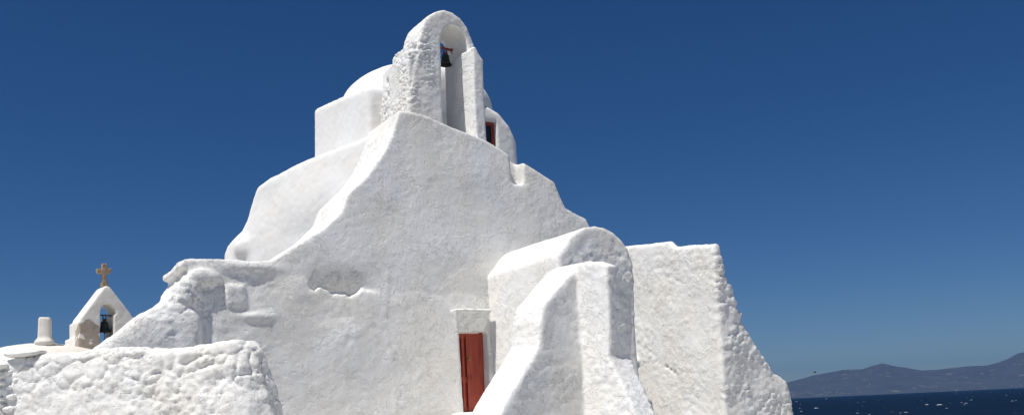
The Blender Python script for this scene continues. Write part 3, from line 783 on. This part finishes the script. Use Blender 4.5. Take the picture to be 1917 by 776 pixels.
# whitecaps: low broken crests standing on the water
m, nt, b = new_mat('sea_foam'); b.inputs['Base Color'].default_value = (.38, .43, .48, 1); b.inputs['Roughness'].default_value = .9
rng = random.Random(12); vs = []; fs = []
for _ in range(330):
    ang = R(rng.uniform(8, 34)); t = rng.random(); dist = 330 * (7200 / 330) ** (t ** .8)
    cx, cy = dist * math.sin(ang), dist * math.cos(ang)
    L = .22 + .9 * rng.random() ** 3 * (1 + (rng.random() < .1) * 1.2) * (1 + dist / 4000); H = L * rng.uniform(.12, .24); n = 7; a0 = R(rng.uniform(-25, 25) + 8)
    base = len(vs)
    for i in range(n):
        s = -1 + 2 * i / (n - 1); w = (1 - s * s) ** .6
        for q, hh in ((-.5, 0), (-.1, 1), (.55, .35), (1.3, 0)):
            dx = s * L; dy = q * L * .35 * (w + .1) + .15 * L * math.sin(3 * s + a0)
            vs.append((cx + dx * math.cos(a0) - dy * math.sin(a0), cy + dx * math.sin(a0) + dy * math.cos(a0), .02 + H * hh * w * rng.uniform(.6, 1.2)))
    for i in range(n - 1):
        for j in range(3): k = base + i * 4 + j; fs.append((k, k + 4, k + 5, k + 1))
o = mesh_np('whitecaps', np.array(vs), np.array(fs), m); tag(o, 'white foam crests scattered over the dark sea', None, None, 'stuff')

# far island
m, nt, b = new_mat('island_scrub'); tc = nd(nt, 'ShaderNodeTexCoord').outputs['Object']
c = mixc(nt, ramp(nt, noise(nt, tc, .004, 8, .65), [(.35, (0, 0, 0)), (.7, (1, 1, 1))]), (.034, .040, .056), (.052, .056, .068))
c = mixc(nt, ramp(nt, noise(nt, tc, .011, 4, .6), [(.62, (0, 0, 0)), (.66, (1, 1, 1))]), c, (.14, .13, .11))
nt.links.new(c, b.inputs['Base Color']); b.inputs['Roughness'].default_value = 1
sil = [(1330, 745), (1400, 733), (1440, 723), (1485, 712), (1525, 701), (1579, 691), (1614, 690), (1632, 684), (1651, 679), (1662, 681), (1679, 685), (1726, 692), (1765, 690), (1808, 684), (1848, 683), (1872, 676), (1888, 670), (1908, 660), (1925, 658), (1960, 662), (2010, 655), (2080, 665), (2200, 690), (2330, 712)]
YR = 9800.0
SX = []; SZ = []
for q in sil: p = pt(q[0], q[1], YR); SX.append(p[0]); SZ.append(p[2])
def isl(x, y):
    xr = x * YR / y * 1.0
    h = np.interp(xr, SX, SZ, left=-60, right=-60)
    P = np.stack([x, y, 0 * x], 1)
    t = (y - 7900) / (YR - 7900)
    edge = np.clip(t, 0, 1); front = edge ** .8
    back = sstep(12500, YR, y)
    rid = (1 - np.abs(fbm(P / 900, 5, 3))) ** 2
    prof = np.where(y < YR, front, back)
    n = (rid - .62) * 75 * np.sin(np.clip(t, 0, 1) * math.pi) * np.clip(h / 150, 0.1, 1)
    fine = 7 * fbm(P / 160, 4, 9) * np.clip(h / 100, 0, 1) * prof
    return h * prof * (1 + .0 * n) + n + fine - 6 * (t < .02) - 12 * (1 - np.clip(h / 20, 0, 1)) - 1
heightfield('island', np.linspace(1000, 8200, 420), np.linspace(7700, 12600, 120), isl, m)
# houses of the far villages, pale specks on the slopes
m, nt, b = new_mat('far_house_wash'); b.inputs['Base Color'].default_value = (.24, .24, .24, 1); b.inputs['Roughness'].default_value = .9
bm = bmesh.new(); rng = random.Random(5); W0 = Frame((0, 0), 0)
for (px, py, sx, n) in ((1582, 701, 12, 26), (1506, 716, 14, 10), (1505, 738, 26, 40), (1575, 735, 14, 34), (1628, 720, 8, 10), (1740, 698, 5, 8), (1758, 720, 9, 9), (1905, 723, 14, 14), (1845, 724, 10, 10), (1550, 710, 20, 8)):
    for _ in range(n // 2):
        x = px + rng.gauss(0, sx); d = ray(x, py + rng.gauss(0, 1.6 if n > 12 else 2.5)); lo, hi = 7800.0, 9900.0; hit = None
        for s in np.linspace(lo, hi, 160):
            P = CAM + d * s / d[1]
            if P[2] <= float(isl(np.array([P[0]]), np.array([P[1]]))[0]): hit = P; break
        if hit is None: continue
        w, dd, h = rng.uniform(6, 15), rng.uniform(6, 12), rng.uniform(3.5, 7); z = float(isl(np.array([hit[0]]), np.array([hit[1]]))[0])
        bm_box(bm, W0, (hit[0] - w / 2, -hit[1] - dd / 2, z - 3), (hit[0] + w / 2, -hit[1] + dd / 2, z + h))
o = from_bm('far_houses', bm, m); tag(o, 'tiny pale houses scattered over the hazy island slopes', None, None, 'stuff')

# gull gliding over the water
def bird():
    c = Vector(pt(1525.5, 696, 150)); root = empty('bird', c, 'small dark seabird gliding low over the sea beside the church', 'bird')
    fr = Frame((c.x, c.y), -20)
    bm = bmesh.new()
    q = [(-.26, .012), (-.2, .03), (-.1, .06), (0, .075), (.1, .066), (.16, .045), (.2, .05), (.235, .04), (.26, .014), (.30, .004)]
    rings = []
    for u, r in q: rings.append([bm.verts.new(fr.w(u, r * math.cos(a), c.z - .10 * u + r * math.sin(a) * .85)) for a in [2 * math.pi * i / 10 for i in range(10)]])
    for A, B in zip(rings[:-1], rings[1:]):
        for i in range(10): bm.faces.new((A[i], A[(i + 1) % 10], B[(i + 1) % 10], B[i]))
    bm.faces.new(rings[0][::-1]); bm.faces.new(rings[-1])
    for s in (-1, 1):   # wings, raised, joined at the shoulder
        pl = [(0, .04, .12, -.10), (.18, .15, .13, -.05), (.38, .13, .08, -.06), (.60, .05, -.02, -.12)]
        prev = None
        for d, hz, le, te in pl:
            ring = [bm.verts.new(fr.w(le, s * d, c.z + hz)), bm.verts.new(fr.w((le + te) / 2, s * d, c.z + hz + .018)), bm.verts.new(fr.w(te, s * d, c.z + hz)), bm.verts.new(fr.w((le + te) / 2, s * d, c.z + hz - .008))]
            if prev:
                for i in range(4): bm.faces.new((prev[i], prev[(i + 1) % 4], ring[(i + 1) % 4], ring[i]))
            else: bm.faces.new(ring[::-1])
            prev = ring
        bm.faces.new(prev)
    t = [bm.verts.new(fr.w(u, v, c.z + .03 + z)) for u, v, z in ((-.22, -.02, 0), (-.22, .02, 0), (-.38, .06, 0), (-.38, -.06, 0), (-.22, 0, .015), (-.38, 0, .012))]
    bm.faces.new((t[0], t[4], t[5], t[3])); bm.faces.new((t[4], t[1], t[2], t[5])); bm.faces.new((t[0], t[3], t[2], t[1])); bm.faces.new((t[3], t[5], t[2])); bm.faces.new((t[0], t[1], t[4]))
    m = painted('brown_feathers', (.05, .035, .025), (.09, .06, .04), .8, scale=6)
    from_bm('body', bm, m, root, smooth=True)
bird()

# ------------------------------------------------------------------ light
SUN_EL = 64.0
h = -CH.T * math.cos(R(15)) + CH.N * math.sin(R(15)); h = h / np.linalg.norm(h)
s = Vector((h[0] * math.cos(R(SUN_EL)), h[1] * math.cos(R(SUN_EL)), math.sin(R(SUN_EL))))
sd = bpy.data.lights.new('sun', 'SUN'); sd.energy = 4.1; sd.angle = R(.5); sd.color = (1.0, .965, .91)
so = bpy.data.objects.new('sun', sd); COL.objects.link(so); so.rotation_euler = s.to_track_quat('Z', 'Y').to_euler(); so.location = (0, -20, 60)
w = bpy.data.worlds.new('World'); sc.world = w; w.use_nodes = True; nt = w.node_tree
bg = nt.nodes['Background']; sky = nt.nodes.new('ShaderNodeTexSky'); sky.sky_type = 'NISHITA'; sky.sun_disc = False
sky.sun_elevation = R(SUN_EL); sky.sun_rotation = math.atan2(s.x, s.y)
sky.altitude = 0; sky.air_density = .7; sky.dust_density = 0.1; sky.ozone_density = 6.0
hs = nt.nodes.new('ShaderNodeHueSaturation'); hs.inputs['Hue'].default_value = .506; hs.inputs['Saturation'].default_value = 1.22; nt.links.new(sky.outputs[0], hs.inputs['Color'])
nt.links.new(hs.outputs[0], bg.inputs['Color']); bg.inputs['Strength'].default_value = .045

# sea air
bm = bmesh.new(); bm_box(bm, Frame((0, 0), 0), (-14000, -13500, -10.0), (14000, 3000, 400))
m = bpy.data.materials.new('sea_haze'); m.use_nodes = True; nt = m.node_tree; nt.nodes.clear()
out = nt.nodes.new('ShaderNodeOutputMaterial'); pv = nt.nodes.new('ShaderNodeVolumePrincipled'); pv.inputs['Color'].default_value = (.10, .29, .62, 1)
pv.inputs['Density'].default_value = 6.0e-5; pv.inputs['Anisotropy'].default_value = .2; nt.links.new(pv.outputs[0], out.inputs['Volume'])
hz = from_bm('haze', bm, m); hz['kind'] = 'stuff'

sc.view_settings.view_transform = 'Standard'; sc.view_settings.look = 'None'; sc.view_settings.gamma = 1; sc.view_settings.use_curve_mapping = False
sc.view_settings.exposure = 0.37
